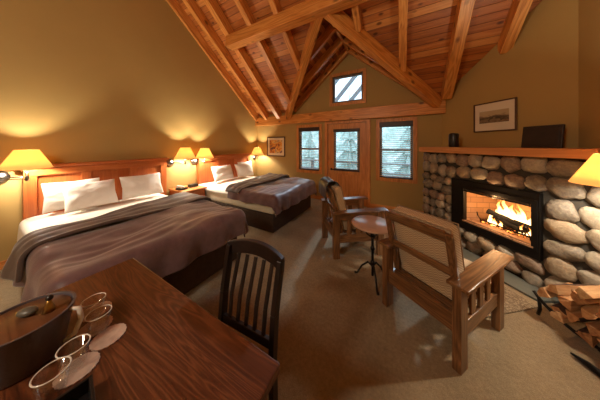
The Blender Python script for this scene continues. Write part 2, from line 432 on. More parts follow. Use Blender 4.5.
for sgn, side in ((-1, 'left'), (1, 'right')):
    p0 = Vector((DX+sgn*.05, 2.80, K1-SL*2.80+.06)); p1 = Vector((DX+sgn*(DW-.02), 4.52, K1-SL*4.52+.06))
    timber('valley_beam', p0, p1, .13, .22, 'diagonal valley beam on the %s side of the dormer' % side)
# dormer rafters
kk = (ZR-ZV)/DW
for sgn, side in ((-1, 'left'), (1, 'right')):
    for y, w, nm in ((4.54, .09, 'against the gable wall'), (4.02, .09, 'in the middle of the dormer'), (3.5, .09, 'nearest the room')):
        wmax = DW*(y-DYA)/(4.6-DYA)-.08
        nrm = Vector((sgn*kk, 0, 1)).normalized()
        a = Vector((DX+sgn*.03, y, ZR-kk*.03))-nrm*.09; b = Vector((DX+sgn*wmax, y, ZR-kk*wmax))-nrm*.09
        timber('dormer_rafter', a, b, w, .17, '%s dormer rafter %s' % (side, nm), 'dormer rafters', up=(0, 0, 1))
timber('dormer_ridge', (DX, 2.85, ZR-.1), (DX, 4.58, ZR-.1), .06, .2, 'short ridge board at the peak of the dormer')

# windows and door
def window(name, label, x0, x1, z0, z1, tw=.075, meeting=True, blind=True, head=True):
    """x0..z1 = hole in the wall; trim outside it"""
    Yf = YB-.02
    o = prism([rect(x0-tw, x1+tw, z0-tw, z1+tw), rect(x0+.005, x1-.005, z0+.005, z1-.005)], .022, lambda u, v, w: (u, Yf+w, v))
    t = struct(name, o, 'trimZ', label, 'window', bevel=.003)
    sash = prism([rect(x0+.004, x1-.004, z0+.004, z1-.004), rect(x0+.05, x1-.05, z0+.05, z1-.05)], .05, lambda u, v, w: (u, YB+.05+w, v))
    if meeting: bx(x0+.04, x1-.04, YB+.045, YB+.1, (z0+z1)/2-.022, (z0+z1)/2+.022, sash)
    obj('sash', sash, 'vinyl', t, bevel=.002)
    obj('pane', bx(x0+.045, x1-.045, YB+.07, YB+.074, z0+.045, z1-.045), 'pane', t)
    if blind:
        b = bmesh.new()
        n = int((z1-z0-.1)/.045)
        for i in range(n):
            add_box(b, (0, 0, 0), (x1-x0-.05, .034, .0018), xf(((x0+x1)/2, YB+.03, z0+.05+i*.045), (.42, 0, 0)))
        for xx in (x0+.15, x1-.15): bx(xx-.001, xx+.001, YB+.029, YB+.031, z0+.03, z1-.03, b)
        obj('blind', b, 'blind', t)
        if head: obj('blind_valance', bx(x0+.006, x1-.006, YB-.04, YB+.045, z1-.115, z1-.002), 'blindhead', t, bevel=.004)
        obj('blind_rail', bx(x0+.01, x1-.01, YB-.005, YB+.045, z0+.01, z0+.032), 'blindhead', t, bevel=.003)
    return t
window('window_1', 'tall sash window left of the door, in pine trim', -2.59, -1.94, .78, 2.0)
window('window_2', 'tall sash window right of the door, in pine trim', -.42, .25, .74, 2.03)
window('window_3', 'small square window high in the dormer gable', -1.57, -.79, 2.60, 3.30, meeting=False, blind=False)
# door
dt = prism([[(-1.78, 0), (-1.70, 0), (-1.70, 2.06), (-.70, 2.06), (-.70, 0), (-.62, 0), (-.62, 2.12), (-1.78, 2.12)]], .03, lambda u, v, w: (u, YB-.03+w, v))
door = struct('door_1', dt, 'trimZ', 'pine balcony door with a glazed top and boarded bottom', 'door', bevel=.003)
slab = prism([rect(-1.695, -.705, .005, 2.055), rect(-1.50, -.90, .86, 1.86)], .045, lambda u, v, w: (u, YB+.01+w, v))
obj('door_slab', slab, 'trimZ', door, bevel=.003)
pn = bmesh.new()
for i in range(9): bx(-1.52+i*.0705, -1.52+i*.0705+.058, YB-.0, YB+.012, .15, .74, pn)
obj('boarded_panel', pn, 'trimZ', door, bevel=.003)
gf = prism([rect(-1.53, -.87, .83, 1.89), rect(-1.47, -.93, .89, 1.83)], .016, lambda u, v, w: (u, YB-.004+w, v))
obj('glazing_frame', gf, 'vinyl', door, bevel=.002)
obj('pane', bx(-1.49, -.91, YB+.03, YB+.034, .87, 1.85), 'pane', door)
b = bmesh.new()
for i in range(21): add_box(b, (0, 0, 0), (.6, .032, .0018), xf((-1.2, YB-.022, .91+i*.044), (.42, 0, 0)))
obj('blind', b, 'blind', door)
obj('blind_valance', bx(-1.53, -.87, YB-.055, YB-.004, 1.84, 1.91), 'blindhead', door, bevel=.004)
obj('blind_rail', bx(-1.52, -.88, YB-.04, YB-.005, .845, .865), 'blindhead', door, bevel=.003)
h = bmesh.new(); lathe([(.028, 0), (.028, .012)], 20, h, Matrix.Translation((-1.60, YB+.01, .86)) @ Matrix.Rotation(PI/2, 4, 'X'))
tube(h, [(-1.60, YB+.005, .86), (-1.60, YB-.045, .86), (-1.50, YB-.05, .86)], .009)
obj('door_handle', h, 'blackmetal', door, smooth=True)
for i, (x0, x1) in enumerate(((XL, -1.78), (-.62, CX-.02))):
    struct('baseboard_back' if i == 0 else 'baseboard_back_right', bx(x0, x1, YB-.016, YB-.001, 0, .1), 'trimX', bevel=.003)
struct('baseboard_left', bx(XL+.001, XL+.016, YF, YB-.02, 0, .1), 'trimY', bevel=.003)
struct('baseboard_right', bx(XR-.016, XR-.001, YF, 2.1, 0, .1), 'trimY', bevel=.003)

# ------------------------------------------------------------------ outside
g = bx(-40, 40, YB+.2, 60, -3.2, -3.1); struct('ground', g, 'snow', 'snowy ground outside', 'ground')
struct('balcony_floor', bx(-4.5, 2.5, YB+.17, 6.4, -.12, -.04), 'deckwood', 'balcony floor outside the door', 'floor')
hb_ = bmesh.new(); V = {}
for i in range(41):
    for j in range(13):
        x = -40+2*i; y = 17+j*2.0; V[i, j] = hb_.verts.new((x, y, -3.1+j*1.15+1.6*noise.noise(Vector((x*.35, y*.35, 2)))*min(1, j)+.8*noise.noise(Vector((x*1.1, y*1.1, 5)))))
for i in range(40):
    for j in range(12): hb_.faces.new((V[i, j], V[i+1, j], V[i+1, j+1], V[i, j+1]))
k = NT('frosted_hillside'); v_ = k.coord(rnd=False)
M['hill'] = k.done(k.bsdf(k.ramp(k.math('ADD', k.math('MULTIPLY', k.noise(v_, .7, 6, .7), .6), k.math('MULTIPLY', k.noise(v_, 3., 4, .7), .4)), [(.38, S(120, 158, 140)), (.5, S(178, 204, 196)), (.62, S(232, 240, 242))]), .9))
struct('hillside', hb_, 'hill', 'frosty wooded hillside beyond the balcony', 'hill', smooth=True)
rl = thing('balcony_railing', 'grey wooden balcony railing seen through the door and windows', 'railing', (0, 6.2, -.04))
obj('top_rail', bx(-4.4, 2.4, -.05, .05, .93, .98), 'deckwood', rl, bevel=.005)
obj('bottom_rail', bx(-4.4, 2.4, -.02, .02, .62, .68), 'deckwood', rl, bevel=.005)
obj('low_rail', bx(-4.4, 2.4, -.02, .02, .12, .18), 'deckwood', rl, bevel=.005)
for x in (-4.3, -2.9, -.55, .95, 2.3): obj('post', bx(x-.05, x+.05, -.05, .05, 0, .93), 'deckwood', rl, bevel=.005)
def brace(p0, p1, label): 
    return tag(obj('roof_brace', bar(p0, p1, .11, .11), 'deckwood', bevel=.005), label, 'beam')
brace((-2.15, 6.1, 1.55), (-2.95, 6.1, 2.7), 'weathered diagonal post brace outside the left window')
brace((-2.2, 6.3, 2.9), (-.9, 6.3, 4.35), 'lower diagonal beam outside the small dormer window')
brace((-1.75, 6.3, 2.75), (-.45, 6.3, 4.2), 'upper diagonal beam outside the small dormer window')
brace((-2.6, 6.3, 3.15), (-1.3, 6.3, 4.6), 'farthest left diagonal beam outside the small dormer window')
random.seed(4)
for i, (x, y, hh, where) in enumerate(((-8.5, 13, 7.5, 'farthest left outside the windows'), (-5.6, 11.5, 6.2, 'seen through the left window'), (-3.4, 14, 8.2, 'seen through the door, left'), (-1.2, 12, 6.6, 'seen through the door, right'), (.6, 14.5, 8.0, 'seen through the right window'), (4.8, 12.5, 7.0, 'farthest right outside the windows'))):
    t = thing('tree', 'pale conifer ' + where, 'tree', (x, y, -3.1), 0, 'trees outside the windows')
    obj('trunk', lathe([(.16, 0), (.12, hh*.5), (.03, hh*.97)], 10), 'bark', t, smooth=True)
    b = bmesh.new()
    nl = 9
    for j in range(nl):
        f = j/(nl-1); z = hh*(.14+.8*f); R = hh*.2*(1-f)+.12
        seg = 22; top = b.verts.new((0, 0, z+hh*.12)); ring = []
        for q in range(seg):
            rr = R*(1 if q % 2 else .62)*random.uniform(.8, 1.15)
            ring.append(b.verts.new((rr*math.cos(2*PI*q/seg+j), rr*math.sin(2*PI*q/seg+j), z-R*.28+random.uniform(-.08, .08))))
        low = b.verts.new((0, 0, z-.02))
        for q in range(seg):
            b.faces.new((top, ring[q], ring[(q+1) % seg])); b.faces.new((low, ring[(q+1) % seg], ring[q]))
    obj('foliage', b, 'leaf', t)

# ------------------------------------------------------------------ stone fireplace
FS = (.383, 4.0, 0); FA = math.atan2(-.7824, .6227)
def W(s, d, z=0): return Vector((FS[0]+s*.6227+d*.7824, FS[1]-s*.7824+d*.6227, z))
fp = thing('stone_fireplace', 'river stone corner fireplace with a black firebox and burning fire', 'fireplace', FS, FA)
OP = (.735, 1.405, .43, .87); FR = (.55, 1.47, .30, 1.00)
mass = prism([[(0, 0), (2.20, 0), (2.20, 1.37), (0, 1.37)], rect(OP[0]-.03, OP[1]+.03, OP[2]-.03, OP[3]+.03)], .03, lambda u, v, w: (u, w, v))
bx(0, .03, .03, .62, 0, 1.37, mass)
prism([[(0.0, .0), (2.19, .0), (1.42, .6), (.0, .6)]], -.02, lambda u, v, w: (u, v+.02, 1.37+w), mass)
obj('mortar_bed', mass, 'mortar', fp)
random.seed(11)
def add_stone(bm, c, sx, sz, depth, ang, seed, frame=None):
    r = bmesh.ops.create_icosphere(bm, subdivisions=3, radius=1)['verts']
    e = random.uniform(2.1, 2.6)
    for v in r:
        p = v.co
        n = (abs(p.x)**e+abs(p.y)**e+abs(p.z)**e)**(1/e)
        q = Vector((p.x/n, p.y/n, p.z/n)).lerp(p, .45)
        k = 1+.24*noise.noise(q*1.4+Vector((seed*3.7, seed*1.3, 0)))+.05*noise.noise(q*3.1+Vector((seed, 0, seed)))
        x, y, z = q.x*sx*k, q.y*depth*k, q.z*sz*k
        v.co = Vector((x*math.cos(ang)-z*math.sin(ang), y, x*math.sin(ang)+z*math.cos(ang)))+Vector(c)
    if frame is not None: bmesh.ops.transform(bm, matrix=frame, verts=r)
st = bmesh.new(); sd = 0
def fill(s0, s1, z0, z1, rows, wmin, wmax, tilt=.12, frame=None, dark=0):
    global sd
    hs = [random.uniform(.8, 1.2) for _ in range(rows)]; tot = sum(hs); z = z0
    for hgt in hs:
        hgt *= (z1-z0)/tot; s = s0
        ws = []
        while s < s1-.04:
            w = random.uniform(wmin, wmax); ws.append(w); s += w
        k = (s1-s0)/sum(ws); s = s0
        for w in ws:
            w *= k; sd += 1
            dz = random.uniform(-.02, .02)*min(1, w/.16)
            add_stone(st, (s+w/2, random.uniform(-.012, .008), z+hgt/2+dz), w/2*random.uniform(.98, 1.1), hgt/2*random.uniform(.95, 1.14), random.uniform(.045, .075), random.uniform(-tilt, tilt), sd, frame)
            s += w
        z += hgt
fill(.0, .54, .0, 1.00, 7, .12, .19, .3)                   # left of the firebox
fill(.0, .60, 1.01, 1.365, 2, .12, .17, .3)
fill(.60, 1.50, 1.01, 1.365, 2, .17, .23)
fill(1.50, 2.2, .96, 1.365, 2, .28, .36)                    # top right
fill(1.48, 2.2, .0, .96, 5, .22, .34, .3)                   # right, larger cobbles
fill(.54, 1.48, .0, .29, 2, .14, .24, .4)                   # under the firebox
fill(.02, .6, .0, 1.36, 8, .14, .24, .1, Matrix.Rotation(PI/2, 4, 'Z'))
# faces on the inner side are sunk in the mortar bed
obj('river_stones', st, 'stone', fp, smooth=True)
obj('mantel_shelf', prism([[(.03, -.13), (1.83, -.13), (1.83, .28), (1.43, .60), (.03, .60)]], .088, lambda u, v, w: (u, v, 1.378+w)), 'mantel', fp, bevel=.006)
fr = prism([rect(*FR), rect(*OP)], -.05, lambda u, v, w: (u, w, v))
fo = obj('firebox_frame', fr, 'blackmetal', fp, bevel=.006)
fl = prism([rect(OP[0]-.05, OP[1]+.05, OP[2]-.05, OP[3]+.05), rect(OP[0]-.002, OP[1]+.002, OP[2]-.002, OP[3]+.002)], .012, lambda u, v, w: (u, -.058+w, v))
bx(OP[0], OP[1], -.06, -.04, OP[3]-.03, OP[3]-.015, fl)
obj('inner_trim', fl, 'blackmetal', fo, bevel=.003)
obj('top_strip', bx(OP[0]+.01, OP[1]-.01, -.05, -.035, OP[3]-.028, OP[3]-.002), 'greymetal', fo)
fbx = bmesh.new(); D = .36; a0, a1, z0, z1 = OP
for q in ([(a0-.02, .0, z0), (a1+.02, .0, z0), (a1-.08, D, z0), (a0+.08, D, z0)], [(a0-.02, .0, z1+.02), (a0+.08, D, z1+.02), (a1-.08, D, z1+.02), (a1+.02, .0, z1+.02)],
          [(a0+.08, D, z0), (a1-.08, D, z0), (a1-.08, D, z1+.02), (a0+.08, D, z1+.02)], [(a0-.02, .0, z0), (a0+.08, D, z0), (a0+.08, D, z1+.02), (a0-.02, .0, z1+.02)],
          [(a1-.08, D, z0), (a1+.02, .0, z0), (a1+.02, .0, z1+.02), (a1-.08, D, z1+.02)]):
    fbx.faces.new([fbx.verts.new(p) for p in q])
bx(a0-.02, a1+.02, -.06, .0, z0-.02, z0, fbx)
obj('firebox_lining', fbx, 'firebrick', fp, keepn=True)
gr = bmesh.new()
for i in range(9): bx(.85+i*.058, .862+i*.058, .08, .28, z0+.03, z0+.042, gr)
bx(.84, 1.34, .08, .092, z0+.028, z0+.044, gr); bx(.84, 1.34, .27, .282, z0+.028, z0+.044, gr)
for x in (.85, 1.33):
    for y in (.086, .276): bx(x-.006, x+.006, y-.006, y+.006, z0, z0+.03, gr)
for x in (.85, 1.33): tube(gr, [(x, .08, z0+.04), (x-.0, .03, z0+.10), (x-.01, .03, z0+.15)], .006, 8)
tag(obj('fire_grate', gr, 'blackmetal', None, loc=FS, rot=(0, 0, FA)), 'black iron grate holding the burning logs', 'grate')
random.seed(5)
def logpiece(name, p0, p1, r, mat, label, group, cat='log'):
    p0 = Vector(p0); p1 = Vector(p1); b = bmesh.new(); n = 7
    pts = [p0.lerp(p1, i/(n-1))+Vector([random.uniform(-.006, .006) for _ in range(3)]) for i in range(n)]
    tube(b, pts, [r*random.uniform(.88, 1.1) for _ in range(n)], 10)
    return tag(obj(name, b, mat, smooth=True, bevel=.003), label, cat, group)
for a, b_, r, lb in ((( .90, .20, .51), (1.24, .12, .50), .035, 'charred log lying lowest at the left of the fire'),
                     ((1.05, .23, .50), (1.33, .19, .52), .034, 'charred log at the back right of the fire'),
                     (( .90, .12, .60), (1.30, .18, .525), .036, 'long charred log across the top of the fire'),
                     ((1.02, .13, .56), (1.26, .12, .485), .026, 'short charred log leaning at the front of the fire')):
    logpiece('burning_log', W(*a), W(*b_), r, 'charcoal', lb, 'burning logs in the firebox')
em = bmesh.new()
for i in range(60):
    r = bmesh.ops.create_icosphere(em, subdivisions=1, radius=random.uniform(.008, .018))['verts']
    bmesh.ops.translate(em, vec=W(random.uniform(.87, 1.33), random.uniform(.07, .28), z0+.010+random.uniform(0, .012)), verts=r)
tag(obj('embers', em, 'ember'), 'glowing embers under the grate', 'embers', kind='stuff')
def flame_mesh(x, y, z, r, h, seed):
    b = bmesh.new(); seg = 14; n = 14; rings = []
    for i in range(n):
        f = i/(n-1)
        rad = r*(math.sin(PI*min(1, f*.86+.14)**.6) if f < .99 else .02)*(1-f*.35)+.001
        ox = .06*h/.3*noise.noise(Vector((seed*2.3, f*2.4, 0)))*f*1.6; oy = .03*noise.noise(Vector((seed*4.3, 5+f*2.2, 1)))*f
        rings.append([b.verts.new((x+ox+rad*math.cos(2*PI*j/seg)*(1+.25*noise.noise(Vector((j*.7, f*4, seed)))), y+oy+rad*.5*math.sin(2*PI*j/seg), z+h*f)) for j in range(seg)])
    for p, q in zip(rings, rings[1:]):
        for j in range(seg): b.faces.new((p[j], p[(j+1) % seg], q[(j+1) % seg], q[j]))
    return b
fire = thing('flames', 'bright yellow flames rising from the logs', 'fire', FS, FA)
fl_ = [(.90, .18, .50, .024, .13), (.95, .22, .50, .032, .20), (.99, .20, .53, .030, .27), (1.02, .24, .53, .036, .22), (1.06, .19, .54, .034, .31), (1.10, .23, .53, .036, .24),
       (1.14, .2, .53, .030, .20), (1.17, .23, .52, .032, .28), (1.21, .2, .52, .028, .19), (1.25, .23, .50, .026, .25), (1.29, .2, .49, .024, .16),
       (.93, .12, .45, .024, .13), (.99, .1, .45, .026, .10), (1.05, .11, .45, .02, .09), (1.24, .11, .45, .024, .13), (1.30, .12, .45, .02, .11), (1.01, .15, .57, .02, .17), (1.13, .15, .56, .02, .15)]
for i, (x, y, z, r, hh) in enumerate(fl_):
    obj('flame', flame_mesh(x, y, z, r, hh, i+1), 'flame', fire, smooth=True)
light('fire_light', 'POINT', (1.07, .12, .74), 1.5, (1, .56, .24), .06, fire)
light('fire_glow', 'POINT', (1.07, -.05, .83), 10, (1, .56, .24), .05, fire)

# on the mantel
MZ = 1.466
def mantel_pt(s, d): p = W(s, d); return (p.x, p.y, MZ)
t = thing('dark_candle_jar', 'dark cylindrical pottery jar near the left end of the mantel', 'jar', mantel_pt(.31, .28), 0)
obj('body', lathe([(.062, 0), (.068, .01), (.068, .21), (.06, .225), (.054, .225), (.054, .2)], 28), 'ceramic', t, smooth=True, bevel=.002)
obj('lid', lathe([(.056, .220), (.058, .23), (.012, .238)], 28), 'ceramic', t, smooth=True)
t = thing('wall_plaque', 'dark brown square plaque leaning on the wall above the mantel', 'plaque', mantel_pt(1.23, .42), FA)
bp = bx(-.165, .165, -.015, .015, 0, .27); obj('board', bp, 'plaque', t, bevel=.006, rot=(-.14, 0, 0))
obj('inner_panel', bx(-.142, .142, -.02, -.014, .025, .245), 'plaque', t, bevel=.004, rot=(-.14, 0, 0))
def picture(name, label, loc, rz, w, hgt, fw, mw, mat):
    t = thing(name, label, 'picture', loc, rz)
    obj('frame', prism([rect(-w/2, w/2, -hgt/2, hgt/2), rect(-w/2+fw, w/2-fw, -hgt/2+fw, hgt/2-fw)], .022, lambda u, v, q: (u, -.024+q, v)), 'frame', t, bevel=.003)
    obj('mat_board', bx(-w/2+fw*.8, w/2-fw*.8, -.014, -.006, -hgt/2+fw*.8, hgt/2-fw*.8), 'mat', t)
    obj('print', bx(-w/2+fw+mw[0], w/2-fw-mw[0], -.017, -.0145, -hgt/2+fw+mw[1], hgt/2-fw-mw[1]), mat, t)
c1 = Vector((1.285, 3.93, 1.945))
ang = math.atan2(uy, ux)
tt = (c1.x-CX)*ux+(c1.y-CY)*uy
picture('framed_print', 'small sepia landscape print in a wide cream mat above the mantel', (CX+ux*tt, CY+uy*tt, 1.945), ang, .545, .47, .02, (.065, .12), 'artb')
picture('framed_painting', 'small orange and purple painting on the wall beside the left window', (-3.42, YB, 1.45), 0, .70, .62, .035, (.07, .07), 'arta')

# hearth
tag(obj('hearth_slab', prism([[(.2, -.05), (1.62, -.05), (1.58, -.27), (.9, -.32), (.3, -.28)]], .022, lambda u, v, w: (u, v, .001+w)), 'slate', None, loc=FS, rot=(0, 0, FA), bevel=.004), 'grey slate slab on the floor in front of the fireplace', 'hearth')
tag(obj('hearth_rug', bx(.35, 1.62, -.98, -.36, .001, .014), 'rug', None, loc=FS, rot=(0, 0, FA), bevel=.004), 'speckled tan mat on the carpet before the hearth', 'rug')

# firewood in an iron cradle: logs lie square to the stone wall
PC = W(1.98, -.315); PA = math.atan2(.6227, .7824)      # local X = towards the wall
t = thing('firewood_cradle', 'curved black iron cradle holding the firewood', 'log rack', PC, PA)
def cz(y): return .44-.40*math.sqrt(max(0, 1-(y/.42)**2))
for x in (-.15, .15):
    b = bmesh.new(); tube(b, [(x, .42*math.sin(a), .44-.40*math.cos(a)) for a in [(-.92+1.84*i/16) for i in range(17)]], .012, 8)
    obj('hoop', b, 'blackmetal', t, smooth=True)
for y in (-.2, 0, .2):
    b = bmesh.new(); tube(b, [(-.17, y, cz(y)-.0), (.17, y, cz(y))], .009, 8)
    obj('cross_bar', b, 'blackmetal', t, smooth=True)
for x in (-.15, .15):
    for y in (-.3, .3):
        b = bmesh.new(); tube(b, [(x, y, cz(y)), (x, y*.98, .07), (x, y*1.02, .012)], .012, 8); obj('foot', b, 'blackmetal', t, smooth=True)
b = bmesh.new(); tube(b, [(-.235, -.16, .016), (-.19, -.22, .022), (-.13, -.32, .016), (-.10, -.42, .016)], [.006, .02, .022, .014], 10)
t2 = tag(obj('iron_poker', b, 'blackmetal', smooth=True, loc=(1.30, 2.22, 0)), 'black iron tool lying on the carpet before the firewood', 'fire tool')
random.seed(21)
def wedge_log(L, r, ang):
    """a split quarter log along local X"""
    b = bmesh.new(); n = 7; prof = [(0, 0)]
    a0 = -ang/2
    for i in range(6):
        a = a0+ang*i/5; prof.append((r*math.cos(a)*random.uniform(.94, 1.05), r*math.sin(a)*random.uniform(.94, 1.05)))
    cy = sum(p[0] for p in prof)/len(prof); rings = []
    for k in range(n):
        x = -L/2+L*k/(n-1); q = random.uniform(.92, 1.06)
        rings.append([b.verts.new((x+random.uniform(-.012, .012), (p[0]-cy)*q+random.uniform(-.004, .004), p[1]*q+random.uniform(-.004, .004))) for p in prof])
    m = len(prof)
    for p, q in zip(rings, rings[1:]):
        for j in range(m): b.faces.new((p[j], p[(j+1) % m], q[(j+1) % m], q[j]))
    b.faces.new(rings[0][::-1]); b.faces.new(rings[-1]); return b
rows = ((.10, (-.16, -.05, .06, .17)), (.17, (-.26, -.15, -.03, .09, .2)), (.24, (-.30, -.19, -.07, .05, .16, .27)), (.31, (-.31, -.17, -.05, .08, .2)), (.375, (-.22, -.08, .06)))
words = ['lowest', 'second', 'third', 'fourth', 'fifth', 'top']
for li, (zz, ys) in enumerate(rows):
    for i, y in enumerate(ys):
        b = wedge_log(random.uniform(.34, .42), random.uniform(.07, .092), random.uniform(1.0, 1.5))
        o = obj('firewood_log', b, 'log', bevel=.002)
        o.data.materials.append(M['logbark'])
        for p in o.data.polygons:
            if abs(p.normal.x) < .5 and p.normal.y > .55: p.material_index = 1
        q = PC+Vector((math.cos(PA)*random.uniform(-.03, .03)-math.sin(PA)*(y), math.sin(PA)*0+math.cos(PA)*(y), 0))
        o.location = (q.x, q.y, zz+.02*random.random()); o.rotation_euler = (random.uniform(0, 6.28), random.uniform(-.07, .07), PA+random.uniform(-.16, .16))
        tag(o, 'split firewood log, number %d from the mantel end'.replace('number %d from the mantel end', '%s in the %s layer of the pile') % (['leftmost', 'second from the left', 'third from the left', 'fourth from the left', 'fifth from the left', 'sixth from the left'][len(ys)-1-i], words[li] if li < 4 else 'top'), 'firewood', 'split logs in the iron cradle')

# ------------------------------------------------------------------ wall sconces
def sconce(label, plate, shade_c, normal, energy, grp='swing arm wall lamps'):
    """plate on the wall, shade_c = centre of the shade's bottom rim"""
    t = thing('wall_lamp', label, 'lamp', plate, 0, grp)
    P = Vector(plate); N = Vector(normal); c = Vector(shade_c)-P
    q = Matrix((N.orthogonal().normalized(), N.cross(N.orthogonal().normalized()), N)).transposed().to_4x4()
    obj('wall_plate', lathe([(.08, 0), (.08, .012), (.072, .03), (.05, .048), (.02, .058), (.012, .06)], 28, m=q), 'nickel', t, smooth=True)
    b = bmesh.new(); z = -.0
    elbow = N*.10+Vector((0, (c.y)*.45, 0))
    tube(b, [N*.02, N*.09], .008, 10); tube(b, [N*.09, Vector((elbow.x+N.x*.05, elbow.y, 0)), Vector((c.x, c.y, 0))], .007, 10)
    tube(b, [N*.09+Vector((0, 0, -.022)), Vector((elbow.x+N.x*.05, elbow.y, -.022)), Vector((c.x, c.y, -.022))], .005, 8)
    obj('arm', b, 'nickel', t, smooth=True)
    b = bmesh.new(); tube(b, [(c.x, c.y, -.045), (c.x, c.y, -.03), (c.x, c.y, .0), (c.x, c.y, .06)], [.012, .018, .014, .014], 12)
    obj('socket', b, 'nickel', t, smooth=True)
    zb = c.z
    b = lathe([(.19, zb), (.085, zb+.22)], 40, m=Matrix.Translation((c.x, c.y, 0)), cap=False)
    sh = obj('lamp_shade', b, 'shade', t, smooth=True, solid=.002)
    b = bmesh.new(); tube(b, [(c.x+.19*math.cos(a), c.y+.19*math.sin(a), zb) for a in [2*PI*i/40 for i in range(41)]], .003, 6, cap=False)
    obj('rim', b, 'shade', sh, smooth=True)
    b = bmesh.new(); r = bmesh.ops.create_uvsphere(b, u_segments=16, v_segments=10, radius=.024)['verts']; bmesh.ops.translate(b, vec=(c.x, c.y, zb+.085), verts=r)
    bu = obj('bulb', b, 'bulb', t, smooth=True); bu.visible_shadow = True
    light('lamp_light', 'POINT', (c.x, c.y, zb+.118), energy*.40, (1, .87, .66), .022, t)
    light('lamp_beam', 'SPOT', (c.x, c.y, zb+.07), energy*.5, (1, .91, .75), .03, t, spot_size=2.75, spot_blend=.5)
    return t
LE = 80
sconce('brass shaded wall lamp left of the first headboard, at the left edge'.replace('brass', 'yellow'), (XL, .13, 1.11), (-3.95, .30, 1.22), (1, 0, 0), LE*1.1)
sconce('lit wall lamp just right of the first headboard', (XL, 1.97, 1.13), (-3.95, 2.14, 1.225), (1, 0, 0), LE)
sconce('lit wall lamp just left of the second headboard', (XL, 2.47, 1.12), (-3.95, 2.57, 1.20), (1, 0, 0), LE)
sconce('far lit wall lamp between the second headboard and the window wall', (XL, 4.45, 1.09), (-3.95, 4.33, 1.20), (1, 0, 0), LE)
sconce('large near wall lamp cut off by the right edge, over the firewood', (XR, 2.1, 1.13), (1.34, 2.2, 1.215), (-1, 0, 0), LE*1.3)

# ------------------------------------------------------------------ beds
def bed(label, yc, y_h0, y_h1, hw):
    t = thing('queen_bed', label, 'bed', (-3.0, yc, 0), 0, 'two matching beds')
    X0, X1 = -1.09, 1.12
    h0, h1 = y_h0-yc, y_h1-yc
    hb = bmesh.new(); bx(-1.185, -1.125, h0, h1, .25, 1.2, hb)
    hd = obj('headboard', hb, 'cherryZ', t, bevel=.004)
    for y in (h0+.05, h1-.05, (h0+h1)/2-.27, (h0+h1)/2+.27): obj('stile', bx(-1.13, -1.098, y-.05, y+.05, .25, 1.17), 'cherryZ', hd, bevel=.004)
    obj('rail', bx(-1.131, -1.095, h0, h1, 1.10, 1.18), 'cherryY', hd, bevel=.004)
    obj('rail', bx(-1.131, -1.095, h0, h1, .42, .52), 'cherryY', hd, bevel=.004)
    cp = bmesh.new(); bx(-1.19, -1.062, h0-.03, h1+.03, 1.205, 1.245, cp); bx(-1.19, -1.098, h0-.015, h1+.015, 1.175, 1.206, cp)
    obj('cap_moulding', cp, 'cherryY', hd, bevel=.008)
    b_ = bx(X0, X1, -hw+.01, hw-.01, .0, .30); obj('base', b_, 'bedbase', t, bevel=.015)
    b_ = bx(X0, X1+.01, -hw, hw, .302, .58)
    obj('mattress', b_, 'mattress', t, bevel=.05, smooth=True)
    return t
B1, B2 = .99, 3.19
bed('queen bed nearest the camera, by the table', B1, .285, 1.86, .70)
bed('farther queen bed, near the window wall', B2, 2.53, 4.17, .75)

def drape(name, parent, mat, x0, x1, y0, y1, hx, hl, hr, zt, seed, label=None, cat=None, r=.06, flare=.22, thick=.022, puff=.02, nx=70, ny=90, folds=0, hx_back=0, wav=.02, hemvar=.05, grp=None, loc=(0, 0, 0), skew=0):
    b = bmesh.new(); V = {}
    S0, S1 = x0, x1+hx; T0, T1 = y0-hl, y1+hr
    def prof(d):
        if d <= 0: return 0, 0
        q = PI/2*r
        if d < q: a = d/r; return r*math.sin(a), r*(1-math.cos(a))
        return r+(d-q)*flare, r+(d-q)*math.sqrt(1-flare*flare)
    for i in range(nx+1):
        for j in range(ny+1):
            s = S0+(S1-S0)*i/nx; t_ = T0+(T1-T0)*j/ny
            # uneven hems
            if hl and t_ < y0: t_ = y0-(y0-t_)*(1+hemvar*2*noise.noise(Vector((s*2.2, seed, 3))))
            if hr and t_ > y1: t_ = y1+(t_-y1)*(1+hemvar*2*noise.noise(Vector((s*2.2, seed, 9))))
            s2 = s
            if i < 6: s2 = s+(.03*noise.noise(Vector((t_*3, seed, 1))))+skew*(t_-y0)
            else: s2 = s+skew*(t_-y0)*max(0, 1-i/nx)
            a = max(0, s2-x1); bb = (t_-y1) if t_ > y1 else (y0-t_ if t_ < y0 else 0); sg = 1 if t_ > y1 else -1
            d = math.hypot(a, bb); out, dn = prof(d)
            dn = min(dn, zt-.10)
            ax_, bx_ = (a/d, bb/d) if d > 0 else (0, 0)
            x = min(s2, x1)+out*ax_; y = min(max(t_, y0), y1)+out*bx_*sg
            per = s*1.0+t_*1.0
            k = min(1, dn/.25)
            w = wav*k*(math.sin((s if bb > a else t_)*17+seed+3*noise.noise(Vector((s*1.5, t_*1.5, seed))))+.8*noise.noise(Vector((s*6, t_*6, seed+4))))
            x += w*ax_; y += w*bx_*sg
            z = zt-dn
            top = 1-min(1, dn/.12)
            z += top*(puff*(.5+noise.noise(Vector((s*2.1, t_*2.1, seed)))+.35*noise.noise(Vector((s*6, t_*4, seed+2)))))
            rid = abs(noise.noise(Vector((s*9+2*noise.noise(Vector((s, t_*1.2, seed))), t_*2.2, seed+7))))
            z -= top*rid*.018
            if folds: z += top*folds*(.5+.5*math.cos((s-x0)*48+2.0*noise.noise(Vector((s*2, t_*1.6, seed)))*2))
            V[i, j] = b.verts.new((x+loc[0], y+loc[1], z))
    for i in range(nx):
        for j in range(ny): b.faces.new((V[i, j], V[i+1, j], V[i+1, j+1], V[i, j+1]))
    o = obj(name, b, mat, parent, smooth=True, solid=thick, sub=1)
    if label: tag(o, label, cat, grp)
    return o
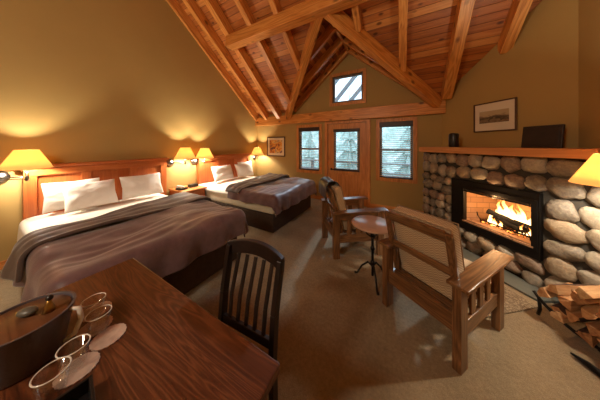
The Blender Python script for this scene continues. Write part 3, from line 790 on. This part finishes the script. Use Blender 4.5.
def bedding(yc, seed, which):
    nb = 'near' in which; hw = .70 if nb else .75; Y0, Y1 = yc-hw, yc+hw
    drape('fitted_sheet', None, 'sheet', -4.08, -2.6, Y0+.03, Y1-.03, 0, (.30 if nb else .10), .14, .585, seed, 'white sheet on the ' + which, 'sheet', thick=.006, puff=.006, nx=30, ny=60, wav=.004, flare=.06, hemvar=.1, grp='white bed sheets')
    dv = drape('duvet', None, 'duvet', -2.9, -1.86, Y0, Y1-.03, .31, .32 if nb else .20, .26, .63, seed+1, 'brown grey duvet folded back on the ' + which, 'duvet', puff=.045, wav=.022, flare=.10, r=.08, grp='taupe duvets')
    drape('folded_top', dv, 'duvetfold', -2.93, -2.56, Y0-.015, Y1-.005, 0, .29 if nb else .12, .16, .665, seed+2, puff=.03, r=.10, nx=44, ny=90, folds=.013, wav=.03, flare=.24 if nb else .2, thick=.03, skew=-.17)
bedding(B1, 3, 'near bed'); bedding(B2, 17, 'farther bed')

def pillow(label, y, x, z, lean, yaw, w=.53, hgt=.39, th=.15, seed=1, roll=0):
    n = 26; b = bmesh.new(); top = {}; bot = {}
    for i in range(n+1):
        for j in range(n+1):
            u = -1+2*i/n; v = -1+2*j/n
            # pinched outline: corners poke out, edges bow in
            px = w/2*u*(1-.07*(1-u*u)*0-.08*(1-abs(v))**1*abs(u)**3*1.0); py = hgt/2*v*(1-.09*(1-abs(u))*abs(v)**3)
            e = max(0, (1-abs(u)**2.6))*max(0, (1-abs(v)**2.6)); t_ = th/2*e**.42
            nn = .012*noise.noise(Vector((u*2.2, v*2.2, seed*3.1)))+.006*noise.noise(Vector((u*6, v*6, seed)))
            top[i, j] = b.verts.new((px, -t_+nn*min(1, e*3)-.0, py)); 
            bot[i, j] = top[i, j] if (i in (0, n) or j in (0, n)) else b.verts.new((px, t_+nn*min(1, e*3), py))
    for i in range(n):
        for j in range(n):
            b.faces.new((top[i, j], top[i+1, j], top[i+1, j+1], top[i, j+1])); b.faces.new((bot[i, j], bot[i, j+1], bot[i+1, j+1], bot[i+1, j]))
    o = obj('pillow', b, 'pillow', smooth=True, sub=1)
    # local -Y faces the foot of the bed (+X)
    o.matrix_world = Matrix.Translation((x, y, z)) @ Matrix.Rotation(PI/2+yaw, 4, 'Z') @ Matrix.Rotation(-lean, 4, 'X') @ Matrix.Rotation(roll, 4, 'Y')
    return tag(o, label, 'pillow', 'white bed pillows')
pillow('white pillow at the back left of the near bed, mostly hidden', .66, -3.97, .82, .22, 0, seed=1, th=.12)
pillow('white pillow in front at the left of the near bed', .80, -3.82, .80, .42, .05, seed=2)
pillow('white pillow at the right of the near bed', 1.39, -3.86, .81, .40, -.04, w=.57, seed=3)
pillow('white pillow at the left of the farther bed', 2.98, -3.84, .81, .38, .06, w=.60, seed=4)
pillow('white pillow at the right of the farther bed', 3.68, -3.84, .80, .42, -.05, w=.57, seed=5)
pillow('white pillow peeking up behind the right pillow of the farther bed', 3.86, -3.98, .83, .2, 0, w=.56, th=.11, seed=6)

# nightstand with phone and clock
t = thing('nightstand', 'small wooden nightstand between the two beds', 'nightstand', (-3.9, 2.17, 0))
obj('body', bx(-.27, .24, -.22, .22, .06, .57), 'cherryZ', t, bevel=.004)
obj('top', bx(-.28, .27, -.245, .245, .57, .60), 'trimY', t, bevel=.006)
dr = obj('drawer', bx(.24, .258, -.2, .2, .36, .54), 'cherryY', t, bevel=.004)
b = bmesh.new(); r = bmesh.ops.create_uvsphere(b, u_segments=12, v_segments=8, radius=.014)['verts']; bmesh.ops.translate(b, vec=(.27, 0, .45), verts=r); obj('knob', b, 'brass', dr, smooth=True)
obj('plinth', bx(-.26, .22, -.2, .2, 0, .06), 'cherryY', t)
t = thing('telephone', 'dark telephone on the nightstand, beside the near bed', 'telephone', (-3.86, 2.02, .601), .2)
obj('base', bx(-.09, .09, -.07, .07, 0, .04), 'plastic', t, bevel=.012)
b = bmesh.new(); tube(b, [(-.09, -.03, .05), (-.07, -.03, .068), (.07, -.03, .068), (.09, -.03, .05)], [.02, .016, .016, .02], 12); obj('handset', b, 'blind', t, smooth=True)
t = thing('clock_radio', 'black clock radio on the nightstand, beside the farther bed', 'clock', (-3.9, 2.27, .601), 0)
obj('body', bx(-.05, .06, -.09, .09, 0, .06), 'plastic', t, bevel=.012)
obj('display', bx(.058, .062, -.06, .06, .015, .045), 'ceramic', t)

# ------------------------------------------------------------------ foreground table
t = thing('dining_table', 'dark stained wooden table in the near left corner', 'table', (-.96, .11, 0))
obj('table_top', bx(-.60, .60, -.42, .40, .715, .75), 'tableX', t, bevel=.006)
ap = bmesh.new(); bx(-.54, .54, .33, .35, .62, .715, ap); bx(-.54, .54, -.37, -.35, .62, .715, ap); bx(-.55, -.53, -.35, .33, .62, .715, ap); bx(.53, .55, -.35, .33, .62, .715, ap)
obj('apron', ap, 'tableX', t)
for x in (-.53, .53):
    for y in (-.36, .34): obj('leg', bx(x-.035, x+.035, y-.035, y+.035, 0, .715), 'table_leg', t, bevel=.004)

# dining chair seen from behind
t = thing('dining_chair', 'dark slat back wooden chair tucked under the near table', 'chair', (-.71, .60, 0), .06)
t.scale = (.89, 1, 1)
obj('seat', bx(-.215, .215, -.24, .08, .42, .45), 'darkX', t, bevel=.01)
for s in (-1, 1):
    b = bmesh.new(); pts = [(s*.195, .13, 0), (s*.195, .10, .2), (s*.195, .09, .44), (s*.195, .11, .66), (s*.20, .16, .90)]
    for p, q in zip(pts, pts[1:]): bar(p, q, .032, .042, (0, 1, 0), b)
    obj('rear_leg', b, 'darkZ', t, bevel=.003)
    obj('front_leg', bx(s*.19-.017, s*.19+.017, -.225, -.191, 0, .42), 'darkZ', t, bevel=.003)
b = bmesh.new(); n = 12
rail = []
for i in range(n+1):
    u = -1+2*i/n; x = .218*u; y = .165+.035*(1-u*u)-.01; zt = .915+.028*(1-u*u)
    rail.append([b.verts.new((x, y-.013, zt-.075)), b.verts.new((x, y+.013, zt-.075)), b.verts.new((x, y+.016, zt)), b.verts.new((x, y-.010, zt))])
for p, q in zip(rail, rail[1:]):
    for j in range(4): b.faces.new((p[j], p[(j+1) % 4], q[(j+1) % 4], q[j]))
b.faces.new(rail[0][::-1]); b.faces.new(rail[-1])
obj('top_rail', b, 'darkX', t, bevel=.003)
obj('lower_rail', bx(-.19, .19, .085, .105, .50, .545), 'darkX', t, bevel=.003)
for i in range(5):
    x = -.128+i*.064; cz = (1-(x/.218)**2)
    b = bmesh.new(); pts = [(x, .095, .53), (x*1.02, .105+.008*cz, .66), (x*1.03, .15+.03*cz, .86)]
    for p, q in zip(pts, pts[1:]): bar(p, q, .022, .012, (0, 1, 0), b)
    obj('slat', b, 'darkZ', t, bevel=.002)
b = bmesh.new(); bx(-.18, .18, .08, .10, .36, .42, b); bx(-.18, .18, -.22, -.2, .36, .42, b); bx(-.2, -.18, -.2, .08, .36, .42, b); bx(.18, .2, -.2, .08, .36, .42, b)
obj('seat_frame', b, 'darkX', t)

# ------------------------------------------------------------------ mission armchairs
def armchair(label, loc, rz, az=.565):
    # local: X = sideways, +Y = forward, origin at the middle of the rear legs
    t = thing('mission_armchair', label, 'armchair', loc, rz, 'mission style armchairs')
    hw = .275; D = .62; LW = .052
    for s in (-1, 1):
        obj('rear_leg', bx(s*hw-LW/2, s*hw+LW/2, -.045, .045, 0, az-.014), 'armZ', t, bevel=.004)
        obj('front_leg', bx(s*hw-LW/2, s*hw+LW/2, D-.045, D+.045, 0, az-.010), 'armZ', t, bevel=.004)
        obj('armrest', bar((s*(hw+.005), -.055, az), (s*(hw+.005), D+.10, az+.012), .125, .024), 'armY', t, bevel=.006)
        obj('side_rail', bx(s*hw-.013, s*hw+.013, .045, D-.045, .20, .30), 'armY', t, bevel=.003)
        obj('upper_side_rail', bx(s*hw-.013, s*hw+.013, .045, D-.045, .50, az-.014), 'armY', t, bevel=.003)
        for k in range(3): obj('side_slat', bx(s*hw-.008, s*hw+.008, .15+k*.125, .21+k*.125, .30, .50), 'armZ', t, bevel=.002)
    obj('rear_rail', bx(-hw+.026, hw-.026, -.016, .016, .22, .345), 'armX', t, bevel=.003)
    obj('front_rail', bx(-hw+.026, hw-.026, D-.016, D+.016, .24, .34), 'armX', t, bevel=.003)
    dk = bmesh.new()
    for k in range(8): bx(-hw+.03, hw-.03, .05+k*.07, .10+k*.07, .31, .325, dk)
    obj('seat_slats', dk, 'armX', t)
    # reclined back frame
    bw = .238
    P = lambda x, f, off=0: Vector((x, .085+(-.145)*f, .345+.55*f))
    for s in (-1, 1):
        o = obj('back_stile', bar(P(s*bw, -.03), P(s*bw, 1.0), .045, .03, (0, 1, 0)), 'armZ', t, bevel=.004)
    for f, hh in ((.955, .075), (.47, .055)):
        o = obj('back_rail', bar(P(-bw+.02, f), P(bw-.02, f), .024, hh, (0, -.25, .97)), 'armX', t, bevel=.003)
    # cushions
    def cush(name, cx, cy, cz, sx, sy, sz, rx):
        b = bmesh.new(); r = add_box(b, (0, 0, 0), (sx, sy, sz))
        bmesh.ops.subdivide_edges(b, edges=b.edges[:], cuts=7, use_grid_fill=True)
        for v in b.verts:
            u, w_, q = v.co.x/(sx/2), v.co.y/(sy/2), v.co.z/(sz/2)
            if name == 'seat_cushion': v.co.z *= .72+.35*(1-abs(u)**4)*(1-abs(w_)**4)
            else: v.co.y *= .72+.35*(1-abs(u)**4)*(1-abs(q)**4)
        return obj(name, b, 'cushion', t, smooth=True, bevel=0, sub=1, loc=(cx, cy, cz), rot=(rx, 0, 0))
    c_ = cush('seat_cushion', 0, .37, .39, .46, .52, .13, .03)
    c_ = cush('back_cushion', 0, .108, .635, .47, .12, .60, .25)
    b = bmesh.new(); w_, h_ = .231, .295
    for yy in (-.052, .052): tube(b, [(-w_, yy, -h_), (w_, yy, -h_), (w_, yy, h_), (-w_, yy, h_), (-w_, yy, -h_)], .006, 8)
    obj('piping', b, 'piping', c_, smooth=True)
    return t
ac1 = armchair('near wooden armchair seen from behind, facing the fire', (.125, 1.735, 0), math.atan2(.823, .568)-PI/2)
ac2 = armchair('far wooden armchair near the door, seen from its side', (-.905, 2.54, 0), math.atan2(.6, .8)-PI/2, .60)
# throw over the top of the far armchair's back
b = bmesh.new(); n = 16; m_ = 12; V = {}
for i in range(n+1):
    for j in range(m_+1):
        d = -.30+.55*i/n; y = -.24+.42*j/m_
        rr = .095
        if abs(d) < rr*PI/2: a = d/rr; px, pz = rr*math.sin(a), rr*math.cos(a)
        else: sg = 1 if d > 0 else -1; px, pz = sg*(rr+.02*(abs(d)-rr*PI/2)), -(abs(d)-rr*PI/2)
        w_ = .008*noise.noise(Vector((d*6, y*9, 2)))
        V[i, j] = b.verts.new((y, px+w_-.005, .892+pz+w_))
for i in range(n):
    for j in range(m_): b.faces.new((V[i, j], V[i+1, j], V[i+1, j+1], V[i, j+1]))
th = obj('throw_blanket', b, 'throw', smooth=True, solid=.012, sub=1, loc=ac2.location, rot=ac2.rotation_euler)
tag(th, 'dark throw draped over the back of the far armchair', 'throw')

# round side table
t = thing('side_table', 'small round pale topped table between the two armchairs', 'table', (-.265, 2.13, 0))
obj('table_top', lathe([(.21, 0), (.222, .006), (.222, .02), (.214, .026), (.0, .026)][:4], 48, m=Matrix.Translation((0, 0, .615))), 'sidepaint', t, smooth=True, bevel=.002)
b = bmesh.new(); tube(b, [(0, 0, .06), (0, 0, .614)], [.014, .014], 12)
for z in (.2, .36, .5): lathe([(.014, z-.03), (.026, z), (.014, z+.03)], 16, b)
obj('stem', b, 'blackmetal', t, smooth=True)
for k in range(3):
    a = 2*PI*k/3+.9; ca, sa = math.cos(a), math.sin(a); b = bmesh.new()
    tube(b, [(0, 0, .16), (.05*ca, .05*sa, .19), (.12*ca, .12*sa, .12), (.17*ca, .17*sa, .02), (.20*ca, .20*sa, .012)], [.010, .010, .010, .010, .014], 8)
    obj('foot', b, 'blackmetal', t, smooth=True)
    b = bmesh.new(); tube(b, [(0, 0, .47), (.06*ca, .06*sa, .50), (.13*ca, .13*sa, .60), (.16*ca, .16*sa, .612)], .008, 8)
    obj('bracket', b, 'blackmetal', t, smooth=True)

# ------------------------------------------------------------------ things on the table
ZT = .7505
t = thing('ice_bucket', 'round grey leather ice bucket with a wooden lid, far left of the table', 'ice bucket', (-1.135, .08, ZT))
obj('body', lathe([(.082, 0), (.086, .005), (.110, .14), (.115, .155), (.107, .155), (.104, .14)], 48), 'leather', t, smooth=True, bevel=.001)
ld = obj('lid', lathe([(.1045, .140), (.1045, .146), (.100, .150), (.02, .150)], 48), 'lid', t, smooth=True)
b = bmesh.new(); tube(b, [(.068, .088, .145), (.085, .108, .140), (.088, .112, .10), (.078, .098, .05), (.062, .076, .035)], [.006, .008, .008, .008, .005], 10)
obj('handle', b, 'glassrim', t, smooth=True)
b = bmesh.new(); r = bmesh.ops.create_icosphere(b, subdivisions=3, radius=1)['verts']
for v in r: v.co = Vector((v.co.x*.029, v.co.y*.019, v.co.z*.013))
tag(obj('pebble', b, 'stonegrey', smooth=True, loc=(-1.148, .088, ZT+.1625), rot=(0, 0, .5)), 'smooth grey pebble resting on the bucket lid', 'stone')
t = thing('trinket', 'small brass figure standing on the bucket lid', 'figurine', (-1.108, .128, ZT+.1495), .4); t.scale = (1.35,)*3
b = bmesh.new(); tube(b, [(0, 0, .001), (.001, 0, .012), (0, 0, .022), (.002, 0, .03)], [.012, .009, .006, .004], 12); obj('body', b, 'brass', t, smooth=True)
b = bmesh.new(); r = bmesh.ops.create_uvsphere(b, u_segments=12, v_segments=8, radius=.007)['verts']; bmesh.ops.translate(b, vec=(.002, 0, .036), verts=r); obj('head', b, 'ceramic', t, smooth=True)
GL = [(-1.17, 0.25), (-1.06, 0.24), (-0.96, 0.16), (-0.91, 0.11)]
def tumbler(label, x, y, hgt=.07, r=.036):
    t = thing('glass_cup', label, 'glass', (x, y, ZT+.0042), 0, 'clear glasses on paper coasters')
    obj('bowl', lathe([(r*.72, 0), (r*.8, .004), (r, hgt), (r-.002, hgt), (r*.78, .012), (.004, .010)], 36), 'glass', t, smooth=True)
    b = bmesh.new(); tube(b, [(r*math.cos(a), r*math.sin(a), hgt) for a in [2*PI*i/36 for i in range(37)]], .0020, 6, cap=False)
    obj('rim', b, 'glassrim', t, smooth=True)
def coaster(label, x, y, rz=0):
    b = bmesh.new(); n = 40; ring = []
    prof = [.050*(1+.02*math.cos(20*2*PI*j/n)) for j in range(n)]
    a = [b.verts.new((prof[j]*math.cos(2*PI*j/n), prof[j]*math.sin(2*PI*j/n), 0)) for j in range(n)]
    c = [b.verts.new((v.co.x, v.co.y, .003)) for v in a]
    b.faces.new(a[::-1]); b.faces.new(c)
    for j in range(n): b.faces.new((a[j], a[(j+1) % n], c[(j+1) % n], c[j]))
    tag(obj('paper_coaster', b, 'coaster', loc=(x, y, ZT+.0006), rot=(0, 0, rz)), label, 'coaster', 'round paper coasters')
for (x, y, lb) in ((-1.197, .262, 'farthest one, behind the bucket'), (-1.095, .238, 'second, right of the bucket'), (-.995, .252, 'rightmost, half clear of its glass'), (-.94, .165, 'nearest, by the black tray')):
    coaster('round paper coaster on the table, ' + lb, x, y)
tumbler('clear glass farthest back on the table, behind the bucket', *GL[0])
tumbler('clear glass just right of the bucket', *GL[1])
tumbler('clear glass standing between the bucket and the black tray', *GL[2])
tumbler('clear glass nearest the black tray', *GL[3])
t = thing('black_tray', 'black square tray at the bottom edge of the table', 'tray', (-.735, .05, ZT), -.14)
b = bx(-.11, .11, -.11, .11, 0, .006); 
for q in ((-.11, -.102, -.11, .11), (.102, .11, -.11, .11), (-.11, .11, -.11, -.102), (-.11, .11, .102, .11)): bx(*q, .0, .045, b)
obj('tray_body', b, 'plastic', t, bevel=.002)
for i in range(5):
    tag(obj('sachet', bx(-.03, .03, -.02, .02, 0, .003), 'amber', bevel=.001, loc=(-.735+.05*math.cos(i*1.3), .05+.05*math.sin(i*1.3), ZT+.0075+.0035*i), rot=(0, 0, i*.7)), 'small amber sachet in the black tray, %s' % ['at the bottom', 'second from the bottom', 'in the middle of the stack', 'second from the top', 'on top'][i], 'sachet', 'sachets in the black tray')

# ------------------------------------------------------------------ light
# warm fill light added behind the camera to brighten the room, then daylight
light('fill_light', 'POINT', (-1.2, -1.6, 2.7), 112, (1, .88, .68), .25)
w = bpy.data.worlds.new('sky'); SC.world = w; w.use_nodes = True
bg = w.node_tree.nodes['Background']; bg.inputs[0].default_value = (.72, .86, 1.0, 1); bg.inputs[1].default_value = 2.1
sun = light('daylight', 'SUN', (0, 12, 6), 1.7, (.72, .86, 1.0)); sun.data.angle = .05; sun.rotation_euler = Vector((.12, -1, -.55)).to_track_quat('-Z', 'Y').to_euler()
vs = SC.view_settings; vs.view_transform = 'Standard'; vs.look = 'None'; vs.gamma = 1; vs.exposure = .45; vs.use_curve_mapping = False
SC.cycles.use_denoising = True
SC.cycles.max_bounces = 10; SC.cycles.diffuse_bounces = 5; SC.cycles.transparent_max_bounces = 16
SC.cycles.caustics_reflective = False; SC.cycles.caustics_refractive = False
SC.cycles.sample_clamp_indirect = 4
